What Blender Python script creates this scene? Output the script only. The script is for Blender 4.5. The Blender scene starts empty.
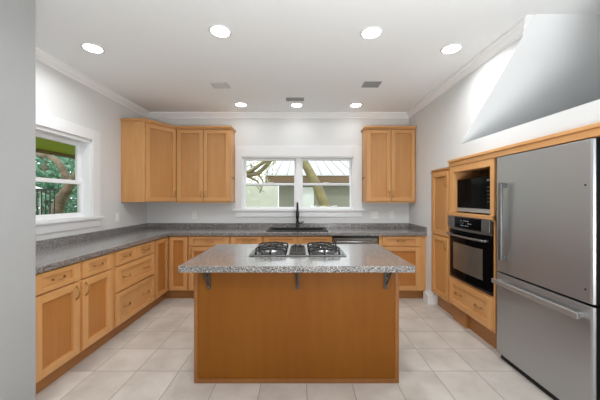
import bpy, bmesh, math, random
from mathutils import Vector, Matrix
PI = math.pi
S = bpy.context.scene
C = S.collection

# ------------------------------------------------------------------ camera
cam_d = bpy.data.cameras.new('camera'); cam = bpy.data.objects.new('camera', cam_d); C.objects.link(cam)
cam.location = (0, 0, 1.37); cam.rotation_euler = (PI/2, 0, 0)
cam_d.sensor_width = 36; cam_d.lens = 36*285/600
cam_d.shift_x = 0.5/600; cam_d.shift_y = -1.5/600
cam_d.clip_start = 0.02; cam_d.clip_end = 300
S.camera = cam

# ------------------------------------------------------------------ world, sun, exposure
W = bpy.data.worlds.new('sky'); S.world = W; W.use_nodes = True
wn = W.node_tree.nodes; wl = W.node_tree.links; wn.clear()
wo = wn.new('ShaderNodeOutputWorld'); wb = wn.new('ShaderNodeBackground')
wt = wn.new('ShaderNodeTexCoord'); wsep = wn.new('ShaderNodeSeparateXYZ'); wr = wn.new('ShaderNodeValToRGB')
wr.color_ramp.elements[0].position = 0.0; wr.color_ramp.elements[0].color = (.97, .98, 1, 1)
wr.color_ramp.elements[1].position = 0.9; wr.color_ramp.elements[1].color = (.80, .89, 1, 1)
wl.new(wt.outputs['Generated'], wsep.inputs[0]); wl.new(wsep.outputs['Z'], wr.inputs[0])
wl.new(wr.outputs[0], wb.inputs[0]); wl.new(wb.outputs[0], wo.inputs[0])
wb.inputs[1].default_value = 1.5
sun_d = bpy.data.lights.new('sun', 'SUN'); sun_d.energy = 1.2; sun_d.angle = .05; sun_d.color = (1, .95, .86)
sun = bpy.data.objects.new('sun', sun_d); C.objects.link(sun); sun.rotation_euler = (math.radians(38), math.radians(-12), 0)
S.view_settings.view_transform = 'Standard'; S.view_settings.look = 'None'
S.view_settings.gamma = 1; S.view_settings.use_curve_mapping = False
S.view_settings.exposure = 0.42
CAN_POWER = 6.1
def area(name, loc, target, sx, sy, power, col):
    d = bpy.data.lights.new(name, 'AREA'); d.shape = 'RECTANGLE'; d.size = sx; d.size_y = sy; d.energy = power; d.color = col
    o = bpy.data.objects.new(name, d); C.objects.link(o); o.location = loc
    o.rotation_euler = (Vector(target)-Vector(loc)).to_track_quat('-Z', 'Y').to_euler(); return o
area('added_ceiling_fill', (.75, -.4, .95), (.55, .35, 2.70), .9, .9, 60, (.96, .985, 1))  # added fill light behind the camera, aimed up to brighten the ceiling
S.cycles.max_bounces = 10; S.cycles.diffuse_bounces = 6; S.cycles.transparent_max_bounces = 12
S.cycles.caustics_reflective = False; S.cycles.caustics_refractive = False
S.cycles.sample_clamp_indirect = 4.0

# ------------------------------------------------------------------ materials
def srgb(r, g, b):
    f = lambda c: ((c/255+.055)/1.055)**2.4 if c/255 > .04045 else c/255/12.92
    return (f(r), f(g), f(b), 1)
def mat(name, col, rough=.5, metal=0, **kw):
    m = bpy.data.materials.new(name); m.use_nodes = True
    p = m.node_tree.nodes['Principled BSDF']
    p.inputs['Base Color'].default_value = col; p.inputs['Roughness'].default_value = rough
    p.inputs['Metallic'].default_value = metal
    for k, v in kw.items(): p.inputs[k.replace('_', ' ')].default_value = v
    return m
def nodes(m): return m.node_tree.nodes, m.node_tree.links, m.node_tree.nodes['Principled BSDF']
def coords(m, scale, rot=(0, 0, 0)):
    n, l, p = nodes(m)
    t = n.new('ShaderNodeTexCoord'); mp = n.new('ShaderNodeMapping')
    mp.inputs['Scale'].default_value = scale; mp.inputs['Rotation'].default_value = rot
    l.new(t.outputs['Object'], mp.inputs[0]); return mp.outputs[0]
def ramp(m, fac, stops):
    n, l, p = nodes(m); r = n.new('ShaderNodeValToRGB'); e = r.color_ramp.elements
    while len(e) < len(stops): e.new(.5)
    for q, (a, c) in zip(e, stops): q.position = a; q.color = c
    l.new(fac, r.inputs[0]); return r.outputs[0]
def noise(m, vec, scale, detail=4, rough=.5):
    n, l, p = nodes(m); t = n.new('ShaderNodeTexNoise')
    t.inputs['Scale'].default_value = scale; t.inputs['Detail'].default_value = detail; t.inputs['Roughness'].default_value = rough
    l.new(vec, t.inputs['Vector']); return t.outputs['Fac']
def bump(m, fac, strength, dist=.002):
    n, l, p = nodes(m); b = n.new('ShaderNodeBump'); b.inputs['Strength'].default_value = strength
    b.inputs['Distance'].default_value = dist; l.new(fac, b.inputs['Height']); l.new(b.outputs[0], p.inputs['Normal'])
def mixc(m, fac, a, b, mode='MIX'):
    n, l, p = nodes(m); x = n.new('ShaderNodeMix'); x.data_type = 'RGBA'; x.blend_type = mode
    for sock, v in ((x.inputs[0], fac), (x.inputs[6], a), (x.inputs[7], b)):
        if isinstance(v, bpy.types.NodeSocket): l.new(v, sock)
        else: sock.default_value = v
    return x.outputs[2]

def paint(name, col, rough=.6, b=.15, scale=60):
    m = mat(name, col, rough); v = coords(m, (1, 1, 1)); bump(m, noise(m, v, scale, 3), b, .003); return m
def wood(name, base, dark, axis, rough=.42):
    m = mat(name, base, rough); n, l, p = nodes(m)
    sc = {'z': (10, 10, 1.0), 'x': (1.0, 10, 10), 'y': (10, 1.0, 10)}[axis]
    v = coords(m, sc); f = noise(m, v, 1.6, 6, .62)
    c1 = ramp(m, f, [(.30, dark), (.62, base), (.8, tuple(min(1, x*1.12) for x in base[:3])+(1,))])
    v2 = coords(m, tuple(s*.22 for s in sc)); f2 = noise(m, v2, 1.2, 2)
    oi = n.new('ShaderNodeObjectInfo')
    tint = ramp(m, oi.outputs['Random'], [(0, (.90, .89, .87, 1)), (1, (1.0, 1.0, 1.0, 1))])
    c2 = mixc(m, .35, c1, ramp(m, f2, [(.35, dark), (.65, base)]))
    l.new(mixc(m, 1.0, c2, tint, 'MULTIPLY'), p.inputs['Base Color'])
    bump(m, f, .06, .001); return m

M = {}
M['wall'] = paint('wall_paint', srgb(218, 219, 219), .6)
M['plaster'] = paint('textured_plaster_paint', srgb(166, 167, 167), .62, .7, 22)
M['ceiling'] = paint('ceiling_paint', srgb(238, 240, 241), .8)
M['trim'] = mat('white_trim_paint', srgb(228, 229, 230), .35)
M['crown'] = mat('crown_paint', srgb(240, 241, 242), .4)
M['vinyl'] = mat('white_vinyl', srgb(236, 237, 239), .4)
MB_, MD = srgb(212, 160, 104), srgb(197, 141, 84)
M['wood_v'] = wood('maple_vertical', MB_, MD, 'z')
M['wood_h'] = wood('maple_horizontal', MB_, MD, 'x')
M['wood_y'] = wood('maple_lengthwise', MB_, MD, 'y')
M['panel'] = wood('recess_shaded_maple', srgb(184, 123, 62), srgb(170, 108, 50), 'z')  # recess shade of the base doors put into the panel colour
M['panel_l'] = wood('lit_maple_panel', srgb(200, 146, 90), srgb(188, 131, 74), 'z')  # same maple for better-lit doors, with less recess shade in its colour
M['island'] = wood('island_shaded_maple', srgb(132, 79, 14), srgb(124, 70, 10), 'z', .55)  # maple with the shade below the overhang put into its colour
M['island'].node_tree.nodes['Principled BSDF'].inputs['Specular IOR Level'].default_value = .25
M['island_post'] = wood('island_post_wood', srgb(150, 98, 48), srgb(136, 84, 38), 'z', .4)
M['toe'] = wood('toe_kick_wood', srgb(176, 122, 68), srgb(158, 104, 52), 'x')
M['brass'] = mat('antique_brass', srgb(176, 138, 84), .35, 1)
M['black'] = mat('black_plastic', srgb(22, 22, 23), .4)
M['blackglass'] = mat('black_glass', srgb(9, 9, 10), .08, Specular_IOR_Level=.03)
M['ovenglass'] = mat('oven_window_glass', srgb(120, 114, 106), .25, .6)
M['matteblack'] = mat('matte_black_metal', srgb(20, 19, 19), .3, .2)
M['sink'] = mat('black_composite', srgb(30, 27, 27), .45)
M['iron'] = mat('cast_iron', srgb(30, 28, 27), .5, .2)
M['bracket'] = mat('pewter_metal', srgb(72, 68, 63), .55, .3)
M['pan'] = mat('dark_steel', srgb(112, 106, 100), .35, .8)
M['pan_d'] = mat('dark_enamel', srgb(58, 57, 56), .25, .5)
M['steel_d'] = mat('darker_steel', srgb(118, 118, 118), .35, .8)
M['chrome'] = mat('polished_steel', srgb(214, 214, 216), .22, 1)
M['plate'] = mat('plate_white', srgb(236, 236, 234), .4)
M['slot'] = mat('slot_grey', srgb(90, 90, 90), .5)
M['rubber'] = mat('black_rubber', srgb(14, 14, 14), .7)
M['vent'] = mat('vent_grey', srgb(200, 200, 198), .5)
M['ventwhite'] = mat('vent_white', srgb(214, 214, 211), .5)
M['display'] = mat('printed_legend', srgb(190, 195, 200), .4)

def steel(name, col, axis):
    m = mat(name, col, .36, .85); n, l, p = nodes(m)
    sc = (3, 220, 220) if axis == 'x' else (220, 220, 3)
    f = noise(m, coords(m, sc), 1.0, 3)
    r = n.new('ShaderNodeMapRange'); r.inputs['To Min'].default_value = .30; r.inputs['To Max'].default_value = .42
    l.new(f, r.inputs[0]); l.new(r.outputs[0], p.inputs['Roughness']); bump(m, f, .02, .0005); return m
M['steel'] = steel('brushed_steel', srgb(180, 181, 183), 'x')
M['steel_l'] = steel('light_brushed_steel', srgb(196, 196, 196), 'x')

def granite():
    m = mat('speckled_laminate', srgb(140, 135, 130), .24, Coat_Weight=.9, Coat_Roughness=.16); n, l, p = nodes(m)
    v = coords(m, (1, 1, 1)); a = n.new('ShaderNodeTexVoronoi'); a.inputs['Scale'].default_value = 230
    l.new(v, a.inputs['Vector'])
    sp = n.new('ShaderNodeSeparateColor'); l.new(a.outputs['Color'], sp.inputs[0])
    c = ramp(m, sp.outputs[0], [(0, srgb(50, 46, 43)), (.25, srgb(106, 103, 101)), (.55, srgb(138, 134, 132)), (.88, srgb(186, 181, 178))])
    r = [x for x in n if x.bl_idname == 'ShaderNodeValToRGB'][-1]; r.color_ramp.interpolation = 'CONSTANT'
    l.new(c, p.inputs['Base Color']); return m
M['granite'] = granite()

def tiles():
    m = mat('stone_floor_tile', srgb(190, 184, 177), .42); n, l, p = nodes(m)
    t = n.new('ShaderNodeTexCoord'); s = n.new('ShaderNodeSeparateXYZ'); l.new(t.outputs['Object'], s.inputs[0])
    def M2(op, a, b=None, c=None):
        x = n.new('ShaderNodeMath'); x.operation = op
        for i, q in enumerate((a, b, c)):
            if q is None: continue
            if isinstance(q, (int, float)): x.inputs[i].default_value = q
            else: l.new(q, x.inputs[i])
        return x.outputs[0]
    T = .336
    edges, ids = [], []
    for ax, off in (('X', .052), ('Y', 2.262)):
        u = M2('DIVIDE', M2('SUBTRACT', s.outputs[ax], off - 40*T), T)
        fr = M2('FRACT', u); ids.append(M2('FLOOR', u))
        edges.append(M2('MINIMUM', fr, M2('SUBTRACT', 1.0, fr)))
    e = M2('MINIMUM', edges[0], edges[1])
    g = n.new('ShaderNodeMapRange'); g.inputs['From Min'].default_value = .006; g.inputs['From Max'].default_value = .011
    l.new(e, g.inputs[0])
    cv = n.new('ShaderNodeCombineXYZ'); l.new(ids[0], cv.inputs[0]); l.new(ids[1], cv.inputs[1])
    wn_ = n.new('ShaderNodeTexWhiteNoise'); l.new(cv.outputs[0], wn_.inputs['Vector'])
    # clouding inside each tile, shifted per tile
    add = n.new('ShaderNodeVectorMath'); add.operation = 'MULTIPLY_ADD'
    l.new(wn_.outputs['Color'], add.inputs[0]); add.inputs[1].default_value = (30, 30, 30); l.new(t.outputs['Object'], add.inputs[2])
    f = noise(m, add.outputs[0], 4.0, 6, .55)
    c = ramp(m, f, [(.30, srgb(188, 181, 173)), (.5, srgb(203, 196, 188)), (.72, srgb(215, 209, 202))])
    tint = ramp(m, wn_.outputs['Value'], [(0, (.93, .93, .93, 1)), (1, (1, 1, 1, 1))])
    c = mixc(m, 1.0, c, tint, 'MULTIPLY')
    l.new(mixc(m, g.outputs[0], srgb(150, 144, 137), c), p.inputs['Base Color'])
    bump(m, g.outputs[0], .4, .002); return m
M['tile'] = tiles()

def glass():
    m = bpy.data.materials.new('window_glass'); m.use_nodes = True; n = m.node_tree.nodes; l = m.node_tree.links; n.clear()
    o = n.new('ShaderNodeOutputMaterial'); t = n.new('ShaderNodeBsdfTransparent'); g = n.new('ShaderNodeBsdfGlossy')
    g.inputs['Roughness'].default_value = .02; g.inputs[0].default_value = (.5, .5, .5, 1); t.inputs[0].default_value = (.95, .97, .96, 1)
    f = n.new('ShaderNodeFresnel'); f.inputs[0].default_value = 1.3; x = n.new('ShaderNodeMixShader')
    ge = n.new('ShaderNodeNewGeometry'); mu = n.new('ShaderNodeMath'); mu.operation = 'SUBTRACT'; mu.use_clamp = True
    l.new(f.outputs[0], mu.inputs[0]); l.new(ge.outputs['Backfacing'], mu.inputs[1])
    l.new(mu.outputs[0], x.inputs[0]); l.new(t.outputs[0], x.inputs[1]); l.new(g.outputs[0], x.inputs[2]); l.new(x.outputs[0], o.inputs[0])
    return m
M['glass'] = glass()
def emit(name, col, st):
    m = mat(name, (0, 0, 0, 1)); p = m.node_tree.nodes['Principled BSDF']
    p.inputs['Emission Color'].default_value = col; p.inputs['Emission Strength'].default_value = st; return m
M['led'] = emit('led_lens', (1, .97, .92, 1), 9)
def mottled(name, a, b, scale, rough=.8, c=None):
    m = mat(name, a, rough); n, l, p = nodes(m); v = coords(m, (1, 1, 1))
    f = noise(m, v, scale, 5, .6); st = [(.35, a), (.62, b)] + ([(.8, c)] if c else [])
    l.new(ramp(m, f, st), p.inputs['Base Color']); bump(m, f, .6, .03); return m
M['bark'] = mottled('mossy_bark', srgb(128, 114, 92), srgb(146, 138, 92), 5, .9, srgb(172, 160, 128))
M['bark2'] = mottled('grey_bark', srgb(96, 84, 70), srgb(140, 124, 104), 6, .9)
M['leaf_teal'] = mottled('blue_green_leaves', srgb(70, 120, 98), srgb(136, 180, 150), 2.2, .6, srgb(196, 218, 190))
M['leaf_pale'] = mottled('pale_leaves', srgb(176, 184, 130), srgb(214, 218, 180), 2.0, .6)
M['grass'] = mottled('ground_grass', srgb(110, 120, 76), srgb(156, 150, 110), 1.5, .9)
M['olive'] = mat('olive_porch_paint', srgb(156, 176, 34), .6)
M['beam'] = mat('porch_beam_paint', srgb(120, 100, 72), .7)
M['fascia'] = mat('brown_fascia_paint', srgb(120, 98, 72), .7)
M['roofmetal'] = mat('white_metal_roofing', srgb(204, 205, 203), .5, .1)
M['seam'] = mat('roof_seam', srgb(160, 158, 150), .6)
M['siding'] = mat('grey_green_siding', srgb(142, 142, 128), .8)
M['paleboard'] = mottled('pale_weathered_board', srgb(220, 222, 208), srgb(236, 236, 224), 1.2, .8)
M['whitedoor'] = mat('white_outdoor_paint', srgb(235, 240, 235), .5)
M['fabricwhite'] = mat('white_canvas', srgb(240, 240, 240), .8)
M['brick'] = mat('exterior_stucco', srgb(200, 196, 188), .9)

# ------------------------------------------------------------------ mesh helpers
class MB:
    def __init__(s): s.bm = bmesh.new()
    def box(s, x0, x1, y0, y1, z0, z1, mi=0):
        x0, x1 = sorted((x0, x1)); y0, y1 = sorted((y0, y1)); z0, z1 = sorted((z0, z1))
        v = [s.bm.verts.new((x, y, z)) for x in (x0, x1) for y in (y0, y1) for z in (z0, z1)]
        for f in ((0, 1, 3, 2), (4, 6, 7, 5), (0, 4, 5, 1), (2, 3, 7, 6), (0, 2, 6, 4), (1, 5, 7, 3)):
            s.bm.faces.new([v[i] for i in f]).material_index = mi
        return s
    def prism(s, pts, a, b, axis='z', mi=0):
        f = {'z': lambda p, h: (p[0], p[1], h), 'x': lambda p, h: (h, p[0], p[1]), 'y': lambda p, h: (p[0], h, p[1])}[axis]
        A = [s.bm.verts.new(f(p, a)) for p in pts]; B = [s.bm.verts.new(f(p, b)) for p in pts]
        s.bm.faces.new(A).material_index = mi; s.bm.faces.new(B[::-1]).material_index = mi
        n = len(pts)
        for i in range(n): s.bm.faces.new((A[i], B[i], B[(i+1) % n], A[(i+1) % n])).material_index = mi
        return s
    def tube(s, pts, r, n=10, mi=0, flat=1.0, caps=True):
        pts = [Vector(p) for p in pts]; rs = r if isinstance(r, (list, tuple)) else [r]*len(pts)
        rings = []; up = None
        for i, p in enumerate(pts):
            d = (pts[min(i+1, len(pts)-1)] - pts[max(i-1, 0)]).normalized()
            if up is None:
                up = Vector((0, 0, 1)) if abs(d.z) < .9 else Vector((1, 0, 0))
            a = d.cross(up).normalized(); b = a.cross(d).normalized(); up = b
            rings.append([s.bm.verts.new(p + a*math.cos(2*PI*k/n)*rs[i] + b*math.sin(2*PI*k/n)*rs[i]*flat) for k in range(n)])
        for A, B in zip(rings, rings[1:]):
            for k in range(n):
                f = s.bm.faces.new((A[k], A[(k+1) % n], B[(k+1) % n], B[k])); f.material_index = mi; f.smooth = True
        if caps:
            s.bm.faces.new(rings[0][::-1]).material_index = mi; s.bm.faces.new(rings[-1]).material_index = mi
        return s
    def lathe(s, prof, c=(0, 0, 0), n=28, mi=0):
        rings = []
        for r, z in prof:
            rings.append([s.bm.verts.new((c[0]+r*math.cos(2*PI*k/n), c[1]+r*math.sin(2*PI*k/n), c[2]+z)) for k in range(n)])
        for A, B in zip(rings, rings[1:]):
            for k in range(n):
                f = s.bm.faces.new((A[k], A[(k+1) % n], B[(k+1) % n], B[k])); f.material_index = mi; f.smooth = True
        s.bm.faces.new(rings[0][::-1]).material_index = mi; s.bm.faces.new(rings[-1]).material_index = mi
        return s
    def build(s, name, mats, parent=None, bevel=0, loc=None, rotz=None, weld=True):
        bmesh.ops.recalc_face_normals(s.bm, faces=s.bm.faces)
        me = bpy.data.meshes.new(name); s.bm.to_mesh(me); s.bm.free()
        for m in (mats if isinstance(mats, (list, tuple)) else [mats]): me.materials.append(m)
        o = bpy.data.objects.new(name, me); C.objects.link(o)
        if parent: o.parent = parent
        if loc: o.location = loc
        if rotz is not None: o.rotation_euler = (0, 0, rotz)
        if bevel:
            b = o.modifiers.new('bevel', 'BEVEL'); b.width = bevel; b.segments = 2; b.limit_method = 'ANGLE'; b.angle_limit = .6
        return o
def tag(o, label=None, cat=None, group=None, kind=None):
    if label: o['label'] = label
    if cat: o['category'] = cat
    if group: o['group'] = group
    if kind: o['kind'] = kind
    return o
def thing(name, label, cat, loc=(0, 0, 0), rotz=0, group=None):
    o = bpy.data.objects.new(name, None); C.objects.link(o); o.location = loc; o.rotation_euler = (0, 0, rotz)
    o.empty_display_size = .1
    return tag(o, label, cat, group)
def struct(o, label=None): return tag(o, label, kind='structure')
def copy_tree(o, parent=None):
    c = o.copy(); C.objects.link(c)
    if parent: c.parent = parent
    for ch in list(o.children): copy_tree(ch, c)
    return c

# ------------------------------------------------------------------ dimensions
XL, XR, YB, H = -2.375, 1.71, 4.45, 2.705
AY, AZ, BY = 3.036, 1.945, 2.07            # the slanted cut in the right wall
slope_y = lambda z: AY - (z-AZ)*(AY-BY)/(H-AZ)

# ------------------------------------------------------------------ structure
struct(MB().box(-4.6, 3.6, -4.2, YB+.15, -.12, 0).build('floor', M['tile']))
# ceiling, with the slanted underside above the refrigerator niche
struct(MB().box(-4.6, 3.6, -4.2, BY, H, H+.12).box(-4.6, XR+.001, BY, YB+.15, H, H+.12)
       .prism([(BY-.006, H-.001), (AY-.004, AZ-.004), (AY+.15, AZ-.004), (AY+.15, H+.12), (BY-.006, H+.12)], XR+.001, 3.0, 'x').build('ceiling', M['ceiling']))
# back wall with window opening
wx0, wx1, wz0, wz1 = -.895, .845, 1.19, 2.02
struct(MB().box(XL-.15, wx0, YB, YB+.15, 0, H).box(wx1, 3.0, YB, YB+.15, 0, H)
       .box(wx0, wx1, YB, YB+.15, 0, wz0).box(wx0, wx1, YB, YB+.15, wz1, H).build('wall_back', M['wall']))
# left wall with window opening
ly0, ly1, lz0, lz1 = 2.33, 3.25, 1.145, 2.03
struct(MB().box(XL-.15, XL, 1.86, ly0, 0, H).box(XL-.15, XL, ly1, YB, 0, H)
       .box(XL-.15, XL, ly0, ly1, 0, lz0).box(XL-.15, XL, ly0, ly1, lz1, H).build('wall_left', M['wall']))
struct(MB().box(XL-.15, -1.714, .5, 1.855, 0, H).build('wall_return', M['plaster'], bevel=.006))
# right wall: full height at the back corner, band and slanted part above the tall cabinets
struct(MB().prism([(3.712, 0), (YB, 0), (YB, H), (BY, H), (AY, AZ), (1.45, 1.935), (1.45, 1.80), (3.24, 1.80), (3.24, 1.735), (3.712, 1.735)],
                  XR, XR+.12, 'x').build('wall_right', M['wall']))
struct(MB().box(XR, XR+.12, -4.2, 1.45, 0, H).box(XR+.12, 3.0, 1.37, 1.45, 0, H).box(2.48, 3.0, 1.45, 3.6, 0, 1.9)
       .box(2.9, 3.0, 1.45, YB, 1.9, H).box(XR+.12, 2.9, 3.76, 3.86, 0, H).box(XR+.12, 2.9, 1.45, 3.3, 1.87, 1.93)
       .build('wall_niche', M['wall']))
# the rest of the room behind the viewpoint
struct(MB().box(-4.6, -4.45, -4.2, .5, 0, H).build('wall_far_left', M['wall']))
struct(MB().box(-4.6, XL-.15, .5, .62, 0, H).build('wall_passage', M['wall']))
struct(MB().box(-4.6, -1.9, -4.35, -4.2, 0, H).box(.5, 3.6, -4.35, -4.2, 0, H).box(-1.9, .5, -4.35, -4.2, 2.3, H).build('wall_front', M['wall']))
pd = struct(thing('added_rear_door', None, None, (-.7, -4.27, 0)))  # unseen glazed door, added so sky light fills the room softly
fr = MB().box(-1.2, 1.2, -.04, .04, 2.22, 2.3).box(-1.2, 1.2, -.04, .04, 0, .1)
for x in (-1.16, 0, 1.16): fr.box(x-.04, x+.04, -.04, .04, .1, 2.22)
fr.build('door_frame', M['trim'], pd)
MB().box(-1.12, 1.12, -.004, .004, .1, 2.22).build('glass_pane', M['glass'], pd)

# crown mouldings
prof = [(0, 0), (.010, 0), (.010, .014), (.02, .026), (.034, .036), (.046, .055), (.06, .064), (.06, .085), (0, .085)]
zc = H-.085
struct(MB().prism([(YB-p[0], zc+p[1]) for p in prof], XL, XR, 'x').build('trim_1', M['crown']))
struct(MB().prism([(XL+p[0], zc+p[1]) for p in prof], 1.855, YB-.001, 'y').build('trim_2', M['crown']))
b = MB(); A = [b.bm.verts.new((XR-p[0], YB-.001, zc+p[1])) for p in prof]; B_ = [b.bm.verts.new((XR-p[0], slope_y(zc+p[1]), zc+p[1])) for p in prof]
b.bm.faces.new(A); b.bm.faces.new(B_[::-1])
for i in range(len(prof)): b.bm.faces.new((A[i], B_[i], B_[(i+1) % len(prof)], A[(i+1) % len(prof)]))
struct(b.build('trim_3', M['crown']))
# baseboard wrapping the end of the right wall
bb = MB().prism([(1.66, 3.68), (1.785, 3.68), (1.785, 3.712), (1.71, 3.712), (1.71, 3.83), (1.66, 3.83)], 0, .12, 'z')
bb.prism([(1.685, 3.69), (1.78, 3.69), (1.78, 3.712), (1.71, 3.712), (1.71, 3.83), (1.685, 3.83)], .12, .145, 'z')
struct(bb.build('baseboard_right', M['trim'], bevel=.003))

# ------------------------------------------------------------------ windows
def sash(mb, a0, a1, z0, z1, d0, d1, w=.035, ax='x'):
    bx = (lambda p, q, r, s_: mb.box(p, q, d0, d1, r, s_)) if ax == 'x' else (lambda p, q, r, s_: mb.box(d0, d1, p, q, r, s_))
    bx(a0, a0+w, z0, z1); bx(a1-w, a1, z0, z1); bx(a0+w, a1-w, z0, z0+w); bx(a0+w, a1-w, z1-w, z1)
w1 = struct(thing('window_1', None, None, (0, YB, 0)))
MB().box(-1.0, wx0, -.022, 0, 1.206, 2.187).box(wx1, .972, -.022, 0, 1.206, 2.187).box(wx0, wx1, -.022, 0, 2.02, 2.187).build('window_casing', M['trim'], w1, .003)
MB().box(-1.035, 1.005, -.06, 0, 1.176, 1.206).box(wx0, wx1, 0, .06, 1.176, 1.206).build('window_sill', M['trim'], w1, .004)
MB().box(-1.0, .972, -.02, 0, 1.085, 1.176).build('window_apron', M['trim'], w1, .003)
MB().box(wx0, wx0+.018, 0, .14, 1.206, 2.02).box(wx1-.018, wx1, 0, .14, 1.206, 2.02).box(wx0, wx1, 0, .14, 2.004, 2.02).box(-.055, .022, .03, .14, 1.206, 2.004).box(wx0, wx1, .06, .14, 1.19, 1.21).build('window_frame', M['vinyl'], w1, .003)
for a0, a1 in ((wx0+.018, -.055), (.022, wx1-.018)):
    m_ = MB(); sash(m_, a0, a1, 1.573, 2.004, .095, .125, .030); up = m_.build('upper_sash', M['vinyl'], w1, .003)
    MB().box(a0+.03, a1-.03, .108, .112, 1.603, 1.974).build('glass_pane', M['glass'], up)
    m_ = MB(); sash(m_, a0, a1, 1.206, 1.615, .062, .092, .030)
    m_.box((a0+a1)/2-.05, (a0+a1)/2+.05, .055, .075, 1.612, 1.624); lo = m_.build('lower_sash', M['vinyl'], w1, .003)
    MB().box(a0+.03, a1-.03, .075, .079, 1.236, 1.585).build('glass_pane', M['glass'], lo)
w2 = struct(thing('window_2', None, None, (XL, 0, 0)))
MB().box(0, .022, ly0-.12, ly0, 1.165, 2.155).box(0, .022, ly1, ly1+.12, 1.165, 2.155).box(0, .022, ly0, ly1, 2.035, 2.155).build('window_casing', M['trim'], w2, .003)
MB().box(0, .055, ly0-.15, ly1+.15, 1.135, 1.165).box(-.08, 0, ly0, ly1, 1.145, 1.165).build('window_sill', M['trim'], w2, .004)
MB().box(0, .02, ly0-.12, ly1+.12, 1.045, 1.135).build('window_apron', M['trim'], w2, .003)
MB().box(-.15, 0, ly0, ly0+.015, 1.165, 2.03).box(-.15, 0, ly1-.015, ly1, 1.165, 2.03).box(-.15, 0, ly0, ly1, 2.0, 2.03).box(-.15, -.06, ly0, ly1, 1.145, 1.175).build('window_frame', M['vinyl'], w2, .003)
m_ = MB(); sash(m_, ly0+.015, ly1-.015, 1.53, 2.0, -.14, -.11, .042, 'y'); up = m_.build('upper_sash', M['vinyl'], w2, .003)
MB().box(-.127, -.123, ly0+.05, ly1-.05, 1.565, 1.96).build('glass_pane', M['glass'], up)
m_ = MB(); sash(m_, ly0+.015, ly1-.015, 1.172, 1.57, -.107, -.077, .042, 'y'); lo = m_.build('lower_sash', M['vinyl'], w2, .003)
MB().box(-.094, -.090, ly0+.05, ly1-.05, 1.212, 1.535).build('glass_pane', M['glass'], lo)

# daylight portals at the openings (guide the sky's light in, add none of their own)
def portal(loc, rot, sx, sy):
    d = bpy.data.lights.new('daylight_portal', 'AREA'); d.shape = 'RECTANGLE'; d.size = sx; d.size_y = sy; d.cycles.is_portal = True
    o = bpy.data.objects.new('daylight_portal', d); C.objects.link(o); o.location = loc; o.rotation_euler = rot
portal((0, YB+.16, 1.6), (-PI/2, 0, 0), 1.74, .83)
portal((XL-.17, 2.79, 1.6), (0, -PI/2, 0), .85, .92)
portal((-.7, -4.33, 1.2), (PI/2, 0, 0), 2.3, 2.2)

# ------------------------------------------------------------------ cabinet parts (local frame: x along the width, front faces -y)
WV, WH, PN = M['wood_v'], M['wood_h'], M['panel']
def front(name, x0, x1, z0, z1, parent, rail=.058, th=.023, y=0, stile=None, loc=None, rotz=None, pn=None):
    st = stile or rail; m = MB()
    m.box(x0, x0+st, y-th, y, z0, z1, 0).box(x1-st, x1, y-th, y, z0, z1, 0)
    m.box(x0+st, x1-st, y-th, y, z0, z0+rail, 1).box(x0+st, x1-st, y-th, y, z1-rail, z1, 1)
    m.box(x0+st-.002, x1-st+.002, y-.003, y, z0+rail-.002, z1-rail+.002, 2)
    return m.build(name, [WV, WH, WH if name == 'drawer' else (pn or PN)], parent, .0015, loc, rotz)
def pull(parent, x, z, vertical=False, y=-.02, L=.10):
    pts = []
    for i in range(11):
        t = i/10; a = (t-.5)*L; bow = .026*math.sin(PI*t)**.6 if 0 < t < 1 else 0
        pts.append((x, y-.003-bow, z+a) if vertical else (x+a, y-.003-bow, z-.006*math.sin(PI*t)))
    m = MB().tube(pts, [.0065 if i in (0, 10) else .0045 for i in range(11)], 8)
    for s_ in (-1, 1):
        c = (x, y, z+s_*L/2) if vertical else (x+s_*L/2, y, z)
        m.tube([(c[0], y, c[2]), (c[0], y-.004, c[2])], .009, 10)
    return m.build('handle', M['brass'], parent)
def carcass(parent, w, depth, z0, z1, toe=.10, mids=(), top=False, fy=0):
    m = MB(); t = .018
    m.box(0, t, .02, depth, z0, z1).box(w-t, w, .02, depth, z0, z1).box(t, w-t, .02, depth, z0, z0+t).box(t, w-t, depth-t, depth, z0+t, z1)
    if top: m.box(t, w-t, .02, depth, z1-t, z1)
    m.box(0, w, 0, .02, z0, z1)
    o = m.build('cabinet_body', WV, parent, .001)
    if toe: MB().box(0, w, .06, .08, 0, z0).box(0, .02, .08, depth, 0, z0).box(w-.02, w, .08, depth, 0, z0).build('toe_kick', M['toe'], parent)
    return o
ZT = .868
GB = 'base cabinets along the walls'
# left run: two-door cabinet
c = thing('base_cabinet', 'two-door maple base cabinet with two drawers beside the grey wall end', 'cabinet', (-1.78, 1.87, 0), PI/2, GB)
carcass(c, .83, .593, .12, ZT)
for x0, x1, hs in ((.02, .405, 1), (.445, .80, -1)):
    d = front('drawer', x0, x1, .722, .858, c, .034, stile=.062); pull(d, (x0+x1)/2, .79)
    d = front('door', x0, x1, .135, .708, c); pull(d, x1-.03 if hs > 0 else x0+.03, .625, True)
# left run: drawers
c = thing('drawer_cabinet', 'honey maple base cabinet of stacked drawers, two small above two wide, left run', 'cabinet', (-1.78, 2.702, 0), PI/2, GB)
carcass(c, .778, .593, .12, ZT)
for x0, x1 in ((.035, .375), (.39, .748)):
    d = front('drawer', x0, x1, .722, .858, c, .034, stile=.062); pull(d, (x0+x1)/2, .79)
for z0, z1 in ((.465, .705), (.135, .45)):
    d = front('drawer', .035, .748, z0, z1, c, .05); pull(d, .2, (z0+z1)/2); pull(d, .57, (z0+z1)/2)
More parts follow.
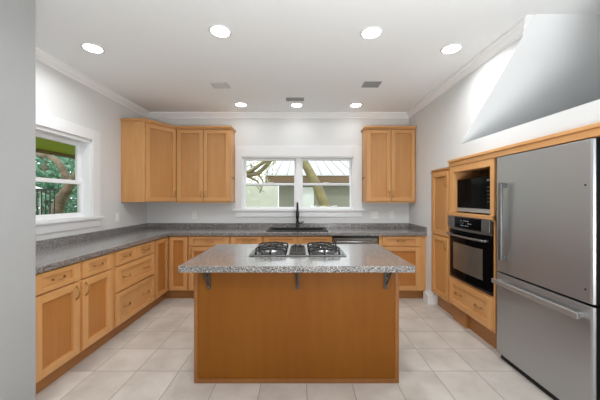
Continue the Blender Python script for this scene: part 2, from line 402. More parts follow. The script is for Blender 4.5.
# corner
c = thing('corner_base_cabinet', 'honey maple inside corner base cabinet with two narrow tall doors meeting at the bend', 'cabinet', (0, 0, 0), 0, GB)
Lp = [(-1.78, 3.482), (-1.78, 3.855), (-1.502, 3.855), (-1.502, 4.448), (-2.373, 4.448), (-2.373, 3.482)]
MB().prism(Lp, .12, ZT, 'z').build('cabinet_body', WV, c, .001)
MB().prism([(-1.84, 3.482), (-1.84, 3.915), (-1.502, 3.915), (-1.502, 4.448), (-2.373, 4.448), (-2.373, 3.482)], 0, .12, 'z').build('toe_kick', M['toe'], c)
front('door', .01, .335, .135, .855, c, .05, loc=(-1.78, 3.482, 0), rotz=PI/2)
front('door', .03, .268, .135, .855, c, .05, loc=(-1.78, 3.855, 0), rotz=0)
# back run
def base(name, x0, x1, label, drawer=True, double=False, hd=True, m0=.015, m1=.015):
    c = thing(name, label, 'cabinet', (x0, 3.855, 0), 0, GB); w = x1-x0
    carcass(c, w, .593, .12, ZT)
    d = front('drawer', m0, w-m1, .735, .858, c, .03, stile=.062)
    if hd: pull(d, (m0+w-m1)/2, .80)
    if double:
        h = w/2
        e = front('door', m0, h-.004, .135, .72, c); pull(e, h-.04, .64, True)
        e = front('door', h+.004, w-m1, .135, .72, c); pull(e, h+.04, .64, True)
    else:
        e = front('door', m0, w-m1, .135, .72, c); pull(e, m0+.03, .64, True)
base('base_cabinet', -1.5, -.937, 'maple base cabinet on the back wall just right of the corner doors')
base('base_cabinet', -.935, -.492, 'narrow maple base cabinet left of the sink, mostly behind the island')
c = thing('sink_cabinet', 'honey maple sink base cabinet beneath the black sink', 'cabinet', (-.49, 3.855, 0), 0, GB)
carcass(c, .935, .593, .12, ZT)
for x0, x1 in ((.012, .462), (.472, .922)):
    front('drawer', x0, x1, .735, .858, c, .03, stile=.062)
    e = front('door', x0, x1, .135, .72, c); pull(e, x1-.03 if x0 < .1 else x0+.03, .64, True)
base('base_cabinet', 1.072, 1.708, 'maple base cabinet with one drawer above one door, right of the dishwasher', m0=.045, m1=.085)

# dishwasher
c = thing('dishwasher', 'built-in dishwasher with dark steel front between sink cabinet and right base cabinet', 'dishwasher', (.452, 3.845, 0))
MB().box(0, .61, .03, .58, .1, .862).box(0, .61, .06, .1, 0, .1).build('body', M['black'], c)
MB().box(.005, .605, 0, .03, .12, .835).build('door', M['pan'], c, .004)
m_ = MB().tube([(.04, -.045, .79), (.57, -.045, .79)], .011, 12); m_.box(.05, .07, -.045, 0, .782, .798).box(.54, .56, -.045, 0, .782, .798)
m_.build('handle', M['steel_l'], c)

# ------------------------------------------------------------------ counters
c = thing('countertop', 'speckled grey countertop wrapping the left and back walls around the sink', 'countertop')
ct = MB(); z0, z1 = .870, .914; fy = 3.812; fx = -1.738; sx0, sx1, sy0, sy1 = -.44, .375, 3.965, 4.335
ct.prism([(XL, 1.857), (fx, 1.857), (fx, fy), (sx0, fy), (sx0, YB-.001), (XL, YB-.001)], z0, z1, 'z')
ct.box(sx0, sx1, fy, sy0, z0, z1).box(sx0, sx1, sy1, YB-.001, z0, z1).box(sx1, XR-.001, fy, YB-.001, z0, z1)
ct.build('worktop', M['granite'], c, .004)
bs = MB().box(XL, XL+.02, 1.857, YB-.022, z1, .987).box(XL, XR-.001, YB-.022, YB-.001, z1, .987).box(XR-.021, XR-.001, fy, YB-.022, z1, .987)
bs.build('backsplash', M['granite'], c, .002)

# sink and faucet
c = thing('kitchen_sink', 'black composite drop-in sink beneath the back window', 'sink', (-.03, 4.15, .914))
m_ = MB(); o_, i_, zb = (.43, .205), (.385, .165), -.19
m_.box(-o_[0], o_[0], -o_[1], -i_[1], .0005, .012).box(-o_[0], o_[0], i_[1], o_[1], .0005, .012).box(-o_[0], -i_[0], -i_[1], i_[1], .0005, .012).box(i_[0], o_[0], -i_[1], i_[1], .0005, .012)
m_.build('rim', M['sink'], c, .003)
m_ = MB(); t = .012
m_.box(-i_[0], i_[0], -i_[1], -i_[1]+t, zb, .0).box(-i_[0], i_[0], i_[1]-t, i_[1], zb, .0).box(-i_[0], -i_[0]+t, -i_[1], i_[1], zb, .0).box(i_[0]-t, i_[0], -i_[1], i_[1], zb, .0).box(-i_[0], i_[0], -i_[1], i_[1], zb-t, zb)
m_.build('basin', M['sink'], c)
MB().lathe([(.045, 0), (.045, .004), (.02, .005)], (0, 0, zb+.0005)).build('drain', M['chrome'], c)
c = thing('faucet', 'matte black pull-down faucet standing behind the sink', 'faucet', (-.03, 4.392, .915))
MB().lathe([(.032, 0), (.032, .012), (.026, .018), (.025, .11), (.018, .115)]).build('base', M['matteblack'], c)
pts = [(0, 0, .11), (0, 0, .30)] + [(0, -.085+.085*math.cos(a), .30+.085*math.sin(a)) for a in [PI*k/12 for k in range(1, 13)]] + [(0, -.17, .27)]
MB().tube(pts, .017, 14).build('spout', M['matteblack'], c)
MB().lathe([(.018, 0), (.025, -.02), (.026, -.10), (.021, -.115)], (0, -.17, .275)).build('spray_head', M['matteblack'], c)
MB().tube([(.018, 0, .075), (.045, 0, .078), (.06, 0, .082), (.10, -.01, .10)], [.012, .012, .008, .005], 10).build('lever', M['matteblack'], c)

# ------------------------------------------------------------------ wall cabinets
UZ0, UZ1 = 1.322, 2.39
GU = 'maple wall cabinets'
def crown_strip(m, pts, z):            # a small stepped cap that follows a front outline
    for k, (o1, za, zb_) in enumerate(((.008, z, z+.018), (.022, z+.018, z+.04))):
        q = [Vector((p[0], p[1])) for p in pts]; out = []
        for i, p in enumerate(q):
            if i == 0: d = (q[1]-q[0]).normalized(); out.append(p+Vector((d.y, -d.x))*o1)
            elif i == len(q)-1: d = (q[-1]-q[-2]).normalized(); out.append(p+Vector((d.y, -d.x))*o1)
            else:
                d1 = (q[i]-q[i-1]).normalized(); d2 = (q[i+1]-q[i]).normalized(); n1 = Vector((d1.y, -d1.x)); n2 = Vector((d2.y, -d2.x))
                b = (n1+n2).normalized(); out.append(p+b*(o1/max(.3, b.dot(n1))))
        m.prism([tuple(v) for v in out] , za, zb_, 'z')
def upper(x0, x1, label):
    c = thing('wall_cabinet', label, 'cabinet', (x0, 4.195, UZ0), 0, GU); w = x1-x0; h = UZ1-UZ0
    MB().box(0, w, 0, .253, 0, h).build('cabinet_body', WV, c, .001)
    m = .012; mid = w/2
    MB().box(0, w, -.004, .02, -.014, 0).build('light_rail', WH, c, .001)
    d = front('door', m, mid-.005, .01, h-.012, c, .055, pn=M['panel_l']); pull(d, mid-.03, .11, True, L=.08)
    d = front('door', mid+.005, w-m, .01, h-.012, c, .055, pn=M['panel_l']); pull(d, mid+.03, .11, True, L=.08)
    k = MB(); crown_strip(k, [(0, .253), (0, -.02), (w, -.02), (w, .253)], h)
    k.build('cap_moulding', WH, c, .002)
    return c
upper(-1.808, -1.012, 'two-door maple wall cabinet on the back wall left of the window')
upper(.975, 1.705, 'two-door maple wall cabinet on the back wall right of the window')
c = thing('corner_wall_cabinet', 'maple corner wall cabinet with a diagonal door beside the left wall', 'cabinet', (0, 0, UZ0), 0, GU)
h = UZ1-UZ0; pp = [(-2.373, 3.79), (-2.072, 3.79), (-1.812, 4.195), (-1.812, 4.448), (-2.373, 4.448)]
MB().prism(pp, 0, h, 'z').build('cabinet_body', WV, c, .001)
dl = math.hypot(.26, .405); an = math.atan2(.405, .26)
MB().box(-2.34, -2.105, 3.786, 3.79, .045, h-.05).build('side_panel', WV, c, .001)
d = front('door', .02, dl-.02, .01, h-.012, c, .055, loc=(-2.072, 3.79, 0), rotz=an, pn=M['panel_l']); pull(d, dl-.05, .11, True, L=.08)
k = MB(); crown_strip(k, [(-2.373, 3.79), (-2.065, 3.783), (-1.812, 4.175), (-1.812, 4.448), (-2.36, 4.448)][:4] + [(-2.36, 4.448)], h); k.build('cap_moulding', WH, c, .002)
for x, s_, lab in ((-1.012, 1, 'small dark hook on the side of the left wall cabinet facing the window'), (.975, -1, 'small dark hook on the side of the right wall cabinet facing the window')):
    hk = MB().tube([(0, 0, 0), (s_*.012, 0, 0), (s_*.03, 0, -.005), (s_*.036, 0, -.02), (s_*.03, 0, -.03)], .005, 8).tube([(0, 0, 0), (s_*.004, 0, 0)], .012, 10)
    o = hk.build('hook', M['matteblack']); o.location = (x, 4.27, 1.68); tag(o, lab, 'hook', 'hooks on the cabinet sides')

# ------------------------------------------------------------------ tall cabinets on the right (front faces -x, local x runs towards the viewer)
c = thing('pantry_cabinet', 'tall narrow maple pantry cabinet with upper and lower doors left of the oven', 'cabinet', (1.725, 3.70, 0), -PI/2)
carcass(c, .448, .60, .16, 1.715, top=True)
d = front('door', .03, .42, .93, 1.69, c, .055, pn=M['panel_l']); pull(d, .39, 1.56, True)
d = front('door', .03, .42, .18, .915, c, .055, pn=M['panel_l']); pull(d, .39, .82, True)
MB().box(0, .447, -.022, .60, 1.715, 1.73).build('cap_moulding', WH, c, .002)
c = thing('oven_cabinet', 'tall maple cabinet holding microwave niche, wall oven and bottom drawer', 'cabinet', (1.72, 3.25, 0), -PI/2)
w = .745
m_ = MB().box(0, .02, .02, .60, .18, 1.727).box(w-.02, w, .02, .60, .18, 1.727).box(.02, w-.02, .58, .60, .18, 1.727).box(.02, w-.02, .02, .58, .18, .2).box(.02, w-.02, .02, .58, .46, .478)
m_.box(0, .075, -.012, .02, 1.165, 1.727).box(w-.05, w, -.012, .02, 1.165, 1.727).box(.075, w-.05, -.012, .02, 1.66, 1.727)
m_.box(.02, .075, .02, .5, 1.215, 1.66).box(w-.05, w-.02, .02, .5, 1.215, 1.66).box(.02, w-.02, .02, .58, 1.66, 1.68)
m_.box(0, .02, -.0, .02, .18, 1.165).box(w-.02, w, 0, .02, .18, 1.165).box(.02, w-.02, 0, .02, .18, .50)
m_.build('cabinet_body', WV, c, .001)
MB().box(0, w, -.03, .02, 1.18, 1.215).box(.02, w-.02, .02, .58, 1.19, 1.215).build('shelf', WH, c, .003)
m_ = MB().box(.0, w, .07, .09, 0, .18).box(0, .25, .035, .09, 0, .18); m_.build('toe_kick', M['toe'], c)
d = front('drawer', .02, w-.02, .2, .485, c, .06); pull(d, .2, .345); pull(d, .54, .345)
c = thing('cabinet_valance', 'long maple trim board running above the oven and refrigerator under the white wall band', 'trim board', (1.72, 3.25, 0), -PI/2)
MB().box(0, 1.77, -.035, .0, 1.775, 1.80).box(0, 1.77, -.02, .0, 1.728, 1.775).box(0, 1.77, -.0, .08, 1.792, 1.80).box(0, 1.77, .0, .02, 1.728, 1.792).build('board', WH, c, .003)

# microwave
c = thing('microwave', 'black microwave with steel lower strip sitting in the maple niche above the oven', 'microwave', (1.752, 3.165, 1.217), -PI/2)
MB().box(0, .605, .02, .40, .012, .36).box(.03, .07, .05, .09, -.001, .012).box(.53, .57, .05, .09, -.001, .012).box(.03, .07, .3, .34, -.001, .012).box(.53, .57, .3, .34, -.001, .012).build('body', M['black'], c, .003)
MB().box(0, .47, 0, .02, .055, .36).build('door', M['blackglass'], c, .003)
MB().box(.475, .605, 0, .02, .055, .36).build('control_panel', M['blackglass'], c, .003)
MB().box(0, .605, -.003, .02, .012, .052).build('lower_strip', M['steel_l'], c, .003)
for r in range(5):
    MB().box(.505, .570, -.001, 0, .12+r*.034, .125+r*.034).build('button_row', M['slot'], c)
MB().box(.50, .58, -.001, 0, .315, .335).build('display', M['slot'], c)


# wall oven
c = thing('wall_oven', 'black built-in wall oven with curved handle, below the microwave', 'oven', (1.715, 3.228, 0), -PI/2)
OW = .70
def bow(x, d): return -d*(1-((x-OW/2)/(OW/2))**2)
def bowed(x0, x1, z0, z1, d, yb, y0=0, n=16, mb=None):
    m = mb or MB(); xs = [x0+(x1-x0)*i/n for i in range(n+1)]
    m.prism([(x, bow(x, d)+y0) for x in xs] + [(x1, yb), (x0, yb)], z0, z1, 'z'); return m
MB().box(.02, OW-.02, .0, .55, .53, 1.16).build('body', M['black'], c)
bowed(0, OW, .535, 1.035, .03, .0, -.012).build('door', M['blackglass'], c, .002)
MB().box(0, OW, -.012, 0, .505, .53).build('lower_trim', M['black'], c, .002)
bowed(.10, OW-.10, .615, .90, .03, -.008, -.0135).build('oven_window', M['ovenglass'], c)
bowed(0, OW, 1.055, 1.18, .03, .0, -.006).build('control_panel', M['black'], c, .002)
bowed(.12, OW-.12, 1.068, 1.17, .03, -.003, -.0075).build('display', M['blackglass'], c)
m_ = MB().box(0, .115, -.03, 0, 1.06, 1.177).box(OW-.115, OW, -.03, 0, 1.06, 1.177)
bowed(0, OW, 1.037, 1.054, .034, 0, -.012, mb=m_); m_.build('control_trim', M['steel_d'], c, .002)
m_ = MB(); rr = random.Random(3)
for i in range(9):
    for j in range(3):
        x = .25+i*.022
        if rr.random() < .75: m_.box(x, x+.008+.006*rr.random(), bow(x, .03)-.0085, bow(x, .03)-.0072, 1.09+j*.024, 1.094+j*.024+.003*rr.random())
m_.build('legend', M['display'], c)
m_ = MB(); pts = [(x, bow(x, .035)-.055, .985) for x in [.03+(OW-.06)*i/16 for i in range(17)]]; m_.tube(pts, .011, 12)
for x in (.04, OW-.04): m_.tube([(x, bow(x, .035)-.055, .985), (x, -.01, .985)], .011, 10)
m_.build('handle', M['steel_d'], c)

# refrigerator
c = thing('refrigerator', 'large stainless steel refrigerator with bottom freezer drawer at the right', 'refrigerator', (1.70, 2.468, 0), -PI/2)
FW = .82
MB().box(.006, FW-.006, .082, .70, .03, 1.715).build('body', M['matteblack'], c, .004)
def slab(z0, z1):
    return MB().prism([(0, .02), (0, .014), (.006, .004), (.018, 0), (FW-.018, 0), (FW-.006, .004), (FW, .014), (FW, .02)], z0, z1, 'z')
ud = slab(.752, 1.72).build('upper_door', M['steel'], c, .002); MB().box(.002, FW-.002, .02, .082, .753, 1.718).build('door_liner', M['black'], ud)
fd = slab(.055, .736).build('freezer_drawer', M['steel'], c, .002); MB().box(.002, FW-.002, .02, .082, .056, .734).build('drawer_liner', M['black'], fd)
MB().box(.10, .135, -.052, -.034, .86, 1.50).box(.105, .130, -.036, 0, 1.46, 1.495).box(.105, .130, -.036, 0, .865, .90).build('handle', M['steel_d'], ud, .004)
MB().box(.03, FW-.035, -.06, -.038, .655, .69).box(.045, .075, -.04, 0, .66, .685).box(FW-.08, FW-.05, -.04, 0, .66, .685).build('handle', M['steel_l'], fd, .003)
MB().lathe([(.006, 0), (.006, .002)], (0, 0, 0), 12).build('badge', M['black'], ud, loc=(FW-.045, -.001, 1.45)).rotation_euler = (PI/2, 0, 0)
MB().lathe([(.006, 0), (.006, .002)], (0, 0, 0), 12).build('badge', M['black'], ud, loc=(FW-.045, -.001, .83)).rotation_euler = (PI/2, 0, 0)
MB().box(.02, FW-.02, .03, .08, 0, .05).build('kick_grille', M['rubber'], c)
for x in (.03, FW-.08): MB().box(x, x+.05, .6, .65, 0, .03).build('foot', M['rubber'], c)
MB().box(FW-.10, FW-.03, .03, .12, 1.72, 1.727).build('hinge_cover', M['black'], c, .002)

# ------------------------------------------------------------------ island
ix0, ix1, iy0, iy1 = -.782, .738, 2.116, 2.80
c = thing('kitchen_island', 'freestanding maple island cabinet with a plain panelled back in the centre of the floor', 'island')
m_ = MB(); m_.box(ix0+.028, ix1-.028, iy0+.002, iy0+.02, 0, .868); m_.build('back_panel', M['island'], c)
MB().box(ix0+.02, ix0+.038, iy0+.03, iy1, .0, .868).box(ix1-.038, ix1-.02, iy0+.03, iy1, 0, .868).box(ix0+.038, ix1-.038, iy1-.03, iy1-.01, .1, .868).box(ix0+.038, ix1-.038, iy0+.03, iy1-.03, .1, .12).box(ix0+.038, ix1-.038, iy1-.1, iy1-.08, 0, .1).build('cabinet_body', WV, c)
for x in (ix0, ix1-.028):
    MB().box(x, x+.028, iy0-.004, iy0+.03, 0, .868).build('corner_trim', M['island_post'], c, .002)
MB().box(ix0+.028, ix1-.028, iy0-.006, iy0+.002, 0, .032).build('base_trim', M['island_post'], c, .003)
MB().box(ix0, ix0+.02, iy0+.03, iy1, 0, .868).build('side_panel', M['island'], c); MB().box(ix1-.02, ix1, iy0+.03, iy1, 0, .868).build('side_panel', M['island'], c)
for i in range(3):
    x0 = ix0+.02+i*.495; x1 = x0+.48
    d = front('door', -x1, -x0, .13, .70, c, loc=(0, iy1-.01, 0), rotz=PI); pull(d, -x0-.03, .62, True)
    d = front('drawer', -x1, -x0, .715, .855, c, .034, loc=(0, iy1-.01, 0), rotz=PI); pull(d, -(x0+x1)/2, .785)
o = MB().prism([(-.816, 1.92), (.778, 1.92), (.783, 1.925), (.783, 2.85), (.778, 2.856), (-.816, 2.856), (-.821, 2.85), (-.821, 1.925)], .870, .914, 'z').build('island_countertop', M['granite'], bevel=.005)
tag(o, 'speckled grey countertop slab on the island, under the cooktop', 'countertop')
def bracket(x, lab, side=0):
    m = MB().box(-.011, .011, -.006, .008, .70, .866).box(-.009, .009, -.165, -.006, .860, .8685)
    sx = side*.62; q = lambda u, z: (sx*u, -.006-u*(.75 if side else 1), z)
    m.tube([q(0, .735), q(.022, .765), q(.036, .80), q(.05, .835), q(.09, .852), q(.14, .862)], .005, 8)
    m.tube([q(.03+.016*math.cos(a), .835+.016*math.sin(a)) for a in [2*PI*k/14 for k in range(15)]], .004, 6)
    m.tube([q(.0, .80), q(.022, .80), q(.034, .815)], .004, 6)
    o = m.build('counter_bracket', M['bracket']); o.location = (x, iy0-.0065, 0); tag(o, lab, 'bracket', 'metal brackets under the island overhang')
bracket(-.672, 'pewter metal bracket under the island overhang, left of three', -1)
bracket(-.015, 'pewter metal bracket under the middle of the island overhang')
bracket(.638, 'pewter metal bracket under the island overhang, right of three', 1)

# cooktop
c = thing('gas_cooktop', 'stainless gas cooktop with black grates and central downdraft vent on the island', 'cooktop', (-.016, 2.485, .915))
MB().box(-.385, .385, -.245, .245, 0, .008).build('cook_surface', M['steel_d'], c, .003)
MB().box(-.370, -.089, -.232, .232, .008, .010).build('burner_pan', M['pan_d'], c); MB().box(.089, .370, -.232, .232, .008, .010).build('burner_pan', M['pan_d'], c)
MB().box(-.066, .066, -.215, .05, .008, .011).build('vent_tray', M['black'], c)
m_ = MB()
for i in range(8): m_.box(-.060+i*.0155, -.055+i*.0155, -.205, .04, .011, .022)
for y in (-.212, -.15, -.09, -.03, .04): m_.box(-.062, .062, y, y+.008, .011, .024)
m_.build('vent_grille', M['bracket'], c)
for x in (-.079, .079): MB().box(x-.008, x+.008, -.235, .235, .008, .012).build('divider_strip', M['steel_l'], c, .001)
for i in range(5):
    MB().lathe([(.017, 0), (.017, .014), (.013, .024), (.005, .025)], n=18).build('knob', M['matteblack'], c, loc=((-.042, 0, .042, -.024, .024)[i], (.09, .09, .09, .15, .15)[i], .008))
for sx in (-1, 1):
    for y in (-.108, .108):
        bu = MB().lathe([(.056, 0), (.056, .010), (.040, .014), (.038, .026)], n=24).build('burner', M['steel_l'], c, loc=(sx*.218, y, .010))
        MB().lathe([(.036, .026), (.040, .029), (.036, .036), (.01, .037)], n=24).build('burner_cap', M['iron'], bu)
        g = MB(); cx, cy = sx*.218, y; zt = .050
        x0, x1, y0, y1 = cx-.128, cx+.128, cy-.103, cy+.103
        g.tube([(cx+.088*math.cos(2*PI*k/24), cy+.082*math.sin(2*PI*k/24), zt-.006) for k in range(25)], .006, 6, caps=False)
        for dx, dy in ((1, 0), (-1, 0), (0, 1), (0, -1)):
            e = (cx+dx*.128, cy+dy*.103); f_ = (cx+dx*.032, cy+dy*.032)
            g.tube([(e[0], e[1], .010), (e[0], e[1], zt-.012), (e[0]-dx*.02, e[1]-dy*.02, zt), (f_[0], f_[1], zt)], .007, 6)
        for a in (-1, 1):
            for b_ in (-1, 1): g.tube([(cx+a*.12, cy+b_*.095, .010), (cx+a*.118, cy+b_*.093, zt-.016), (cx+a*.064, cy+b_*.060, zt-.004)], .006, 6)
        g.build('grate', M['iron'], c)

# ------------------------------------------------------------------ outlets and switches
def plate(loc, rotz, label, cat, wide=False, switch=False, grp='wall plates above the counter'):
    c = thing('wall_outlet' if not switch else 'light_switch', label, cat, loc, rotz, grp)
    hw = .06 if wide else .036
    MB().box(-hw, hw, -.006, 0, -.058, .058).build('cover_plate', M['plate'], c, .003)
    for x in ((-.027, .027) if wide else (0,)):
        if switch or (wide and x > 0):
            MB().box(x-.016, x+.016, -.009, -.006, -.033, .033).build('rocker', M['plate'], c, .002)
        else:
            for z in (-.02, .02):
                s_ = MB().box(x-.016, x+.016, -.008, -.006, z-.015, z+.015).build('socket', M['plate'], c, .002)
                MB().box(x-.007, x-.004, -.0085, -.008, z-.004, z+.006).box(x+.004, x+.007, -.0085, -.008, z-.004, z+.006).build('slots', M['slot'], s_)
plate((XL, 3.72, 1.13), PI/2, 'white light switch on the left wall beneath the corner wall cabinet', 'switch', switch=True)
plate((-1.64, YB, 1.11), 0, 'white wall outlet on the back wall left of the window', 'outlet')
plate((1.17, YB, 1.11), 0, 'double-wide white outlet and switch plate right of the back window', 'outlet', wide=True)
plate((1.44, YB, 1.115), 0, 'single white outlet under the right wall cabinet', 'outlet')

# ------------------------------------------------------------------ ceiling lights and vents
GL = 'recessed ceiling lights'
def can(x, y, label=None):
    c = thing('ceiling_light', label or 'added round ceiling light for fill, unseen behind the viewpoint', 'ceiling light', (x, y, H), 0, GL)
    MB().lathe([(.088, -.001), (.088, -.005), (.078, -.008), (.070, -.004)], n=32).build('trim_ring', M['trim'], c)
    MB().lathe([(.071, -.0045), (.069, -.0095)], n=32).build('lens', M['led'], c)
    return c
first = None
spots = [(-1.87, 2.58, 'round recessed ceiling light near the left crown moulding, leftmost of all'),
         (-.645, 2.32, 'round recessed ceiling light above the left part of the island'),
         (.59, 2.34, 'round recessed ceiling light above the right part of the island'),
         (1.38, 2.59, 'round recessed ceiling light near the right wall, rightmost of all'),
         (-.85, 4.13, 'small looking recessed light near the back wall, left of the window centre'),
         (-.04, 4.15, 'recessed light near the back wall right behind the dark central vent'),
         (.82, 4.15, 'recessed light near the back wall, right of the window centre'),
         (-1.2, -.1, None), (.2, -.3, None), (-1.2, -2.0, None), (.7, -2.0, None)]  # unseen lights behind the camera, added for fill
for i, (x, y, lab) in enumerate(spots):
    x *= .979; y *= .979
    lab = lab or 'added round ceiling light for fill, unseen behind the viewpoint'
    if first is None: o = first = can(x, y, lab)
    else: o = copy_tree(first); o.location = (x, y, H); o['label'] = lab
    d = bpy.data.lights.new('can_light', 'AREA'); d.shape = 'DISK'; d.size = .14; d.energy = CAN_POWER*(.18 if 3 < i < 7 else 1); d.color = (.965, .985, 1); d.spread = math.radians(158)
    l_ = bpy.data.objects.new('can_light', d); C.objects.link(l_); l_.location = (x, y, H-.012)
def vent(x, y, w, d, mtl, lab, slats=7):
    c = thing('ceiling_vent', lab, 'vent', (x, y, H), 0, 'ceiling vents')
    MB().box(-w/2, w/2, -d/2, -d/2+.015, -.008, 0).box(-w/2, w/2, d/2-.015, d/2, -.008, 0).box(-w/2, -w/2+.015, -d/2+.015, d/2-.015, -.008, 0).box(w/2-.015, w/2, -d/2+.015, d/2-.015, -.008, 0).build('frame', mtl, c, .001)
    MB().box(-w/2+.015, w/2-.015, -d/2+.015, d/2-.015, -.002, 0).build('backing', M['vent'] if mtl != M['ventwhite'] else M['ventwhite'], c)
    m = MB(); n = slats
    for i in range(n):
        y_ = -d/2+.02+(d-.04)*(i+.5)/n; m.box(-w/2+.015, w/2-.015, y_-.005, y_+.003, -.006, -.002)
    m.build('louvers', mtl, c)
M['ventdark'] = mat('vent_dark', srgb(150, 150, 148), .6)
vent(-.93, 3.35, .20, .17, M['vent'], 'pale grey ceiling vent on the left above the wall cabinets')
vent(.84, 3.33, .20, .16, M['ventdark'], 'mid grey square ceiling vent on the right')
vent(-.06, 3.83, .24, .12, M['ventdark'], 'dark slotted ceiling vent in the middle near the back wall')

# ------------------------------------------------------------------ outdoors
struct(MB().box(-40, 40, YB+.2, 60, -.6, -.5).box(-40, XL-.2, -10, YB+.2, -.6, -.5).build('ground', M['grass']))
# porch roof seen through the left window
c = thing('porch_roof', 'olive green porch ceiling outside the left window with brown edge beam', 'porch')
MB().box(-5.6, XL-.2, 1.0, 9.5, 2.44, 2.56).build('ceiling_board', M['olive'], c)
MB().box(-5.7, -5.6, 1.0, 9.5, 2.37, 2.56).build('edge_beam', M['beam'], c)
MB().box(-5.7, -5.6, 9.4, 9.5, -.5, 2.37).box(-5.7, -5.6, 1.2, 1.3, -.5, 2.37).build('post', M['beam'], c)
# neighbouring house
c = thing('neighbour_house', 'low neighbouring house with white metal roof and brown eave behind the back window', 'house', (0, 10, 0))
MB().box(-.75, 6, .35, .5, -.5, 2.0).build('wall', M['siding'], c)
MB().box(-1.2, 6, -.02, .03, 1.93, 2.17).box(-1.2, -1.16, .03, 4, 1.93, 2.17).box(-1.2, 6, .03, .35, 1.93, 1.97).build('fascia', M['fascia'], c)
rf = MB(); a = math.atan2(1.05, 4.2)
rf.prism([(-.05, 2.17), (4.2, 3.22), (4.2, 3.25), (-.05, 2.20)], -1.25, 6, 'x')
for i in range(19):
    x = -1.25+.4*i; rf.prism([(-.05, 2.20), (4.2, 3.25), (4.2, 3.275), (-.05, 2.225)], x, x+.04, 'x', 1)
rf.build('roof', [M['roofmetal'], M['seam']], c)
MB().box(.12, .52, .30, .345, -.5, 1.78).build('door', M['whitedoor'], c)
o = MB().box(-4.5, -.70, 0, .06, -.5, 1.84).build('privacy_fence', M['paleboard']); o.location = (0, 9.3, 0)
tag(o, 'pale board privacy fence behind the lower left pane of the back window', 'fence')
def leaves(name, c0, rad, n, size, mtl, seed, parent):
    r = random.Random(seed); m = bmesh.new()
    for _ in range(n):
        while True:
            p = Vector((r.uniform(-1, 1), r.uniform(-1, 1), r.uniform(-1, 1)))
            if p.length < 1: break
        p = Vector((c0[0]+p.x*rad[0], c0[1]+p.y*rad[1], c0[2]+p.z*rad[2]))
        a = Vector((r.gauss(0, 1), r.gauss(0, 1), r.gauss(0, 1))).normalized(); b = a.orthogonal().normalized(); s = size*r.uniform(.6, 1.3)
        v = [m.verts.new(p+a*s), m.verts.new(p+b*s*.45), m.verts.new(p-a*s), m.verts.new(p-b*s*.45)]; m.faces.new(v)
    me = bpy.data.meshes.new(name); m.to_mesh(me); m.free(); me.materials.append(mtl)
    o = bpy.data.objects.new(name, me); C.objects.link(o); o.parent = parent; return o
# leaning mossy tree
c = thing('leaning_tree', 'mossy leaning tree trunk crossing the right half of the back window', 'tree')
MB().tube([(.95, 7.0, -.5), (.78, 7.0, .5), (.60, 7.0, 1.25), (.42, 7.0, 1.7), (.18, 7.0, 2.15), (-.1, 7.05, 2.6), (-.4, 7.1, 3.3)], [.18, .15, .125, .115, .105, .10, .08], 12).build('trunk', M['bark'], c)
leaves('foliage', (-.5, 7.5, 4.2), (1.5, 1.2, .8), 500, .1, M['leaf_pale'], 4, c)
c = thing('branching_tree', 'tree with mossy forked branches in the upper left pane of the back window', 'tree')
MB().tube([(-2.6, 6.8, -.5), (-2.5, 6.8, .8), (-2.2, 6.8, 1.7), (-1.7, 6.8, 1.95), (-1.25, 6.8, 1.93), (-.98, 6.8, 1.97), (-.75, 6.85, 2.2), (-.5, 6.9, 2.6)], [.16, .14, .10, .065, .06, .055, .05, .04], 10).build('trunk', M['bark'], c)
MB().tube([(-1.30, 6.8, 1.95), (-1.1, 6.75, 2.05), (-.85, 6.7, 2.22), (-.5, 6.7, 2.32), (-.2, 6.7, 2.5)], [.05, .045, .04, .035, .02], 8).tube([(-1.25, 6.8, 1.9), (-1.0, 6.8, 1.78), (-.9, 6.8, 1.62), (-.95, 6.8, 1.5)], [.03, .025, .02, .01], 8).tube([(-1.0, 6.8, 1.97), (-.88, 6.8, 1.8), (-.85, 6.8, 1.68)], [.03, .02, .01], 8).build('branches', M['bark'], c)
rt = random.Random(8); tw = MB()
for _ in range(26):
    p = Vector((rt.uniform(-1.35, -.6), 6.8+rt.uniform(-.1, .3), rt.uniform(1.7, 2.4))); d = Vector((rt.gauss(0, 1), rt.gauss(0, .3), rt.gauss(0, 1))).normalized()*rt.uniform(.12, .3)
    tw.tube([p, p+d*.5+Vector((0, 0, rt.uniform(-.04, .04))), p+d], [.009, .007, .004], 5)
tw.build('twigs', M['bark2'], c)
leaves('foliage', (-1.75, 8.3, 2.5), (1.2, .7, 1.0), 900, .05, M['leaf_pale'], 5, c)
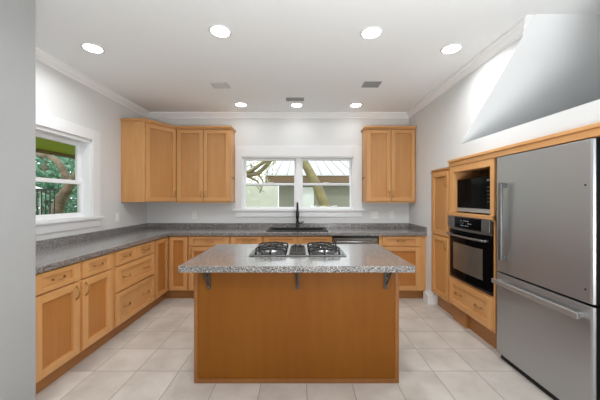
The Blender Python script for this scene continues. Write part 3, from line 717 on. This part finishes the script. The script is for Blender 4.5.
# trees outside the left window
def tree(loc, tr, blobs, lab, seed, mtl='leaf_teal'):
    c = thing('garden_tree', lab, 'tree', loc, 0, 'garden trees outside the left window')
    if tr: 
        m = MB()
        for pts, rs in tr: m.tube(pts, rs, 10)
        m.build('trunk', M['bark2'], c)
    m = None
    for i, (p, rad, n, sz) in enumerate(blobs): leaves('foliage', p, rad, n, sz, M[mtl], seed+i, c)
tree((-7.2, 8.6, 0), [([(-.25, 0, -.5), (-.24, 0, .3), (-.18, 0, .8), (-.02, 0, 1.32), (.27, 0, 1.78), (.52, 0, 2.17), (.8, 0, 2.7)], [.22, .2, .18, .155, .13, .10, .07]),
                      ([(.22, .05, 1.72), (.08, 0, 2.2), (-.1, 0, 2.5), (-.45, 0, 2.68), (-.9, 0, 2.7)], [.12, .10, .09, .07, .05])],
     [((.3, 1.1, 2.9), (1.7, .8, .8), 900, .09)], 'garden tree with a thick leaning grey trunk outside the left window', 11)
tree((-9.8, 13.6, 0), [([(0, 0, -.5), (.1, 0, 1.5), (0, 0, 3)], [.15, .12, .08])], [((0, 0, 1.8), (3.2, 1.0, 2.3), 3600, .13)], 'dense blue-green tree filling the view behind the leaning trunk', 21)
tree((-9.8, 10.9, 0), [([(0, 0, -.5), (.1, 0, 1.5), (0, 0, 3)], [.15, .12, .08])], [((0, 0, 1.6), (1.5, 1.3, 2.0), 2200, .12)], 'rounded blue-green tree beyond the dark railing, left of the leaning trunk', 31)
c = thing('garden_canopy', 'white canopy over the garden outside the left window', 'canopy', (-8.3, 8.2, 0))
MB().prism([(-.95, 1.62), (.45, 1.62), (.45, 1.66), (-.2, 1.86), (-.3, 1.86), (-.95, 1.66)], -.5, .6, 'y').build('canopy_top', M['fabricwhite'], c)
for x in (-.85, .35):
    for y in (-.45, .55): MB().tube([(x, y, -.5), (x, y, 1.62)], .02, 8).build('pole', M['fabricwhite'], c)
c = thing('garden_railing', 'dark metal railing in the garden outside the left window', 'railing', (-6.9, 7.5, 0))
m_ = MB().box(-1.4, .5, -.02, .02, 1.58, 1.63).box(-1.4, .5, -.02, .02, .5, .54)
for i in range(17): m_.box(-1.4+i*.115, -1.38+i*.115, -.01, .01, -.5, 1.6)
m_.build('rails', M['matteblack'], c)
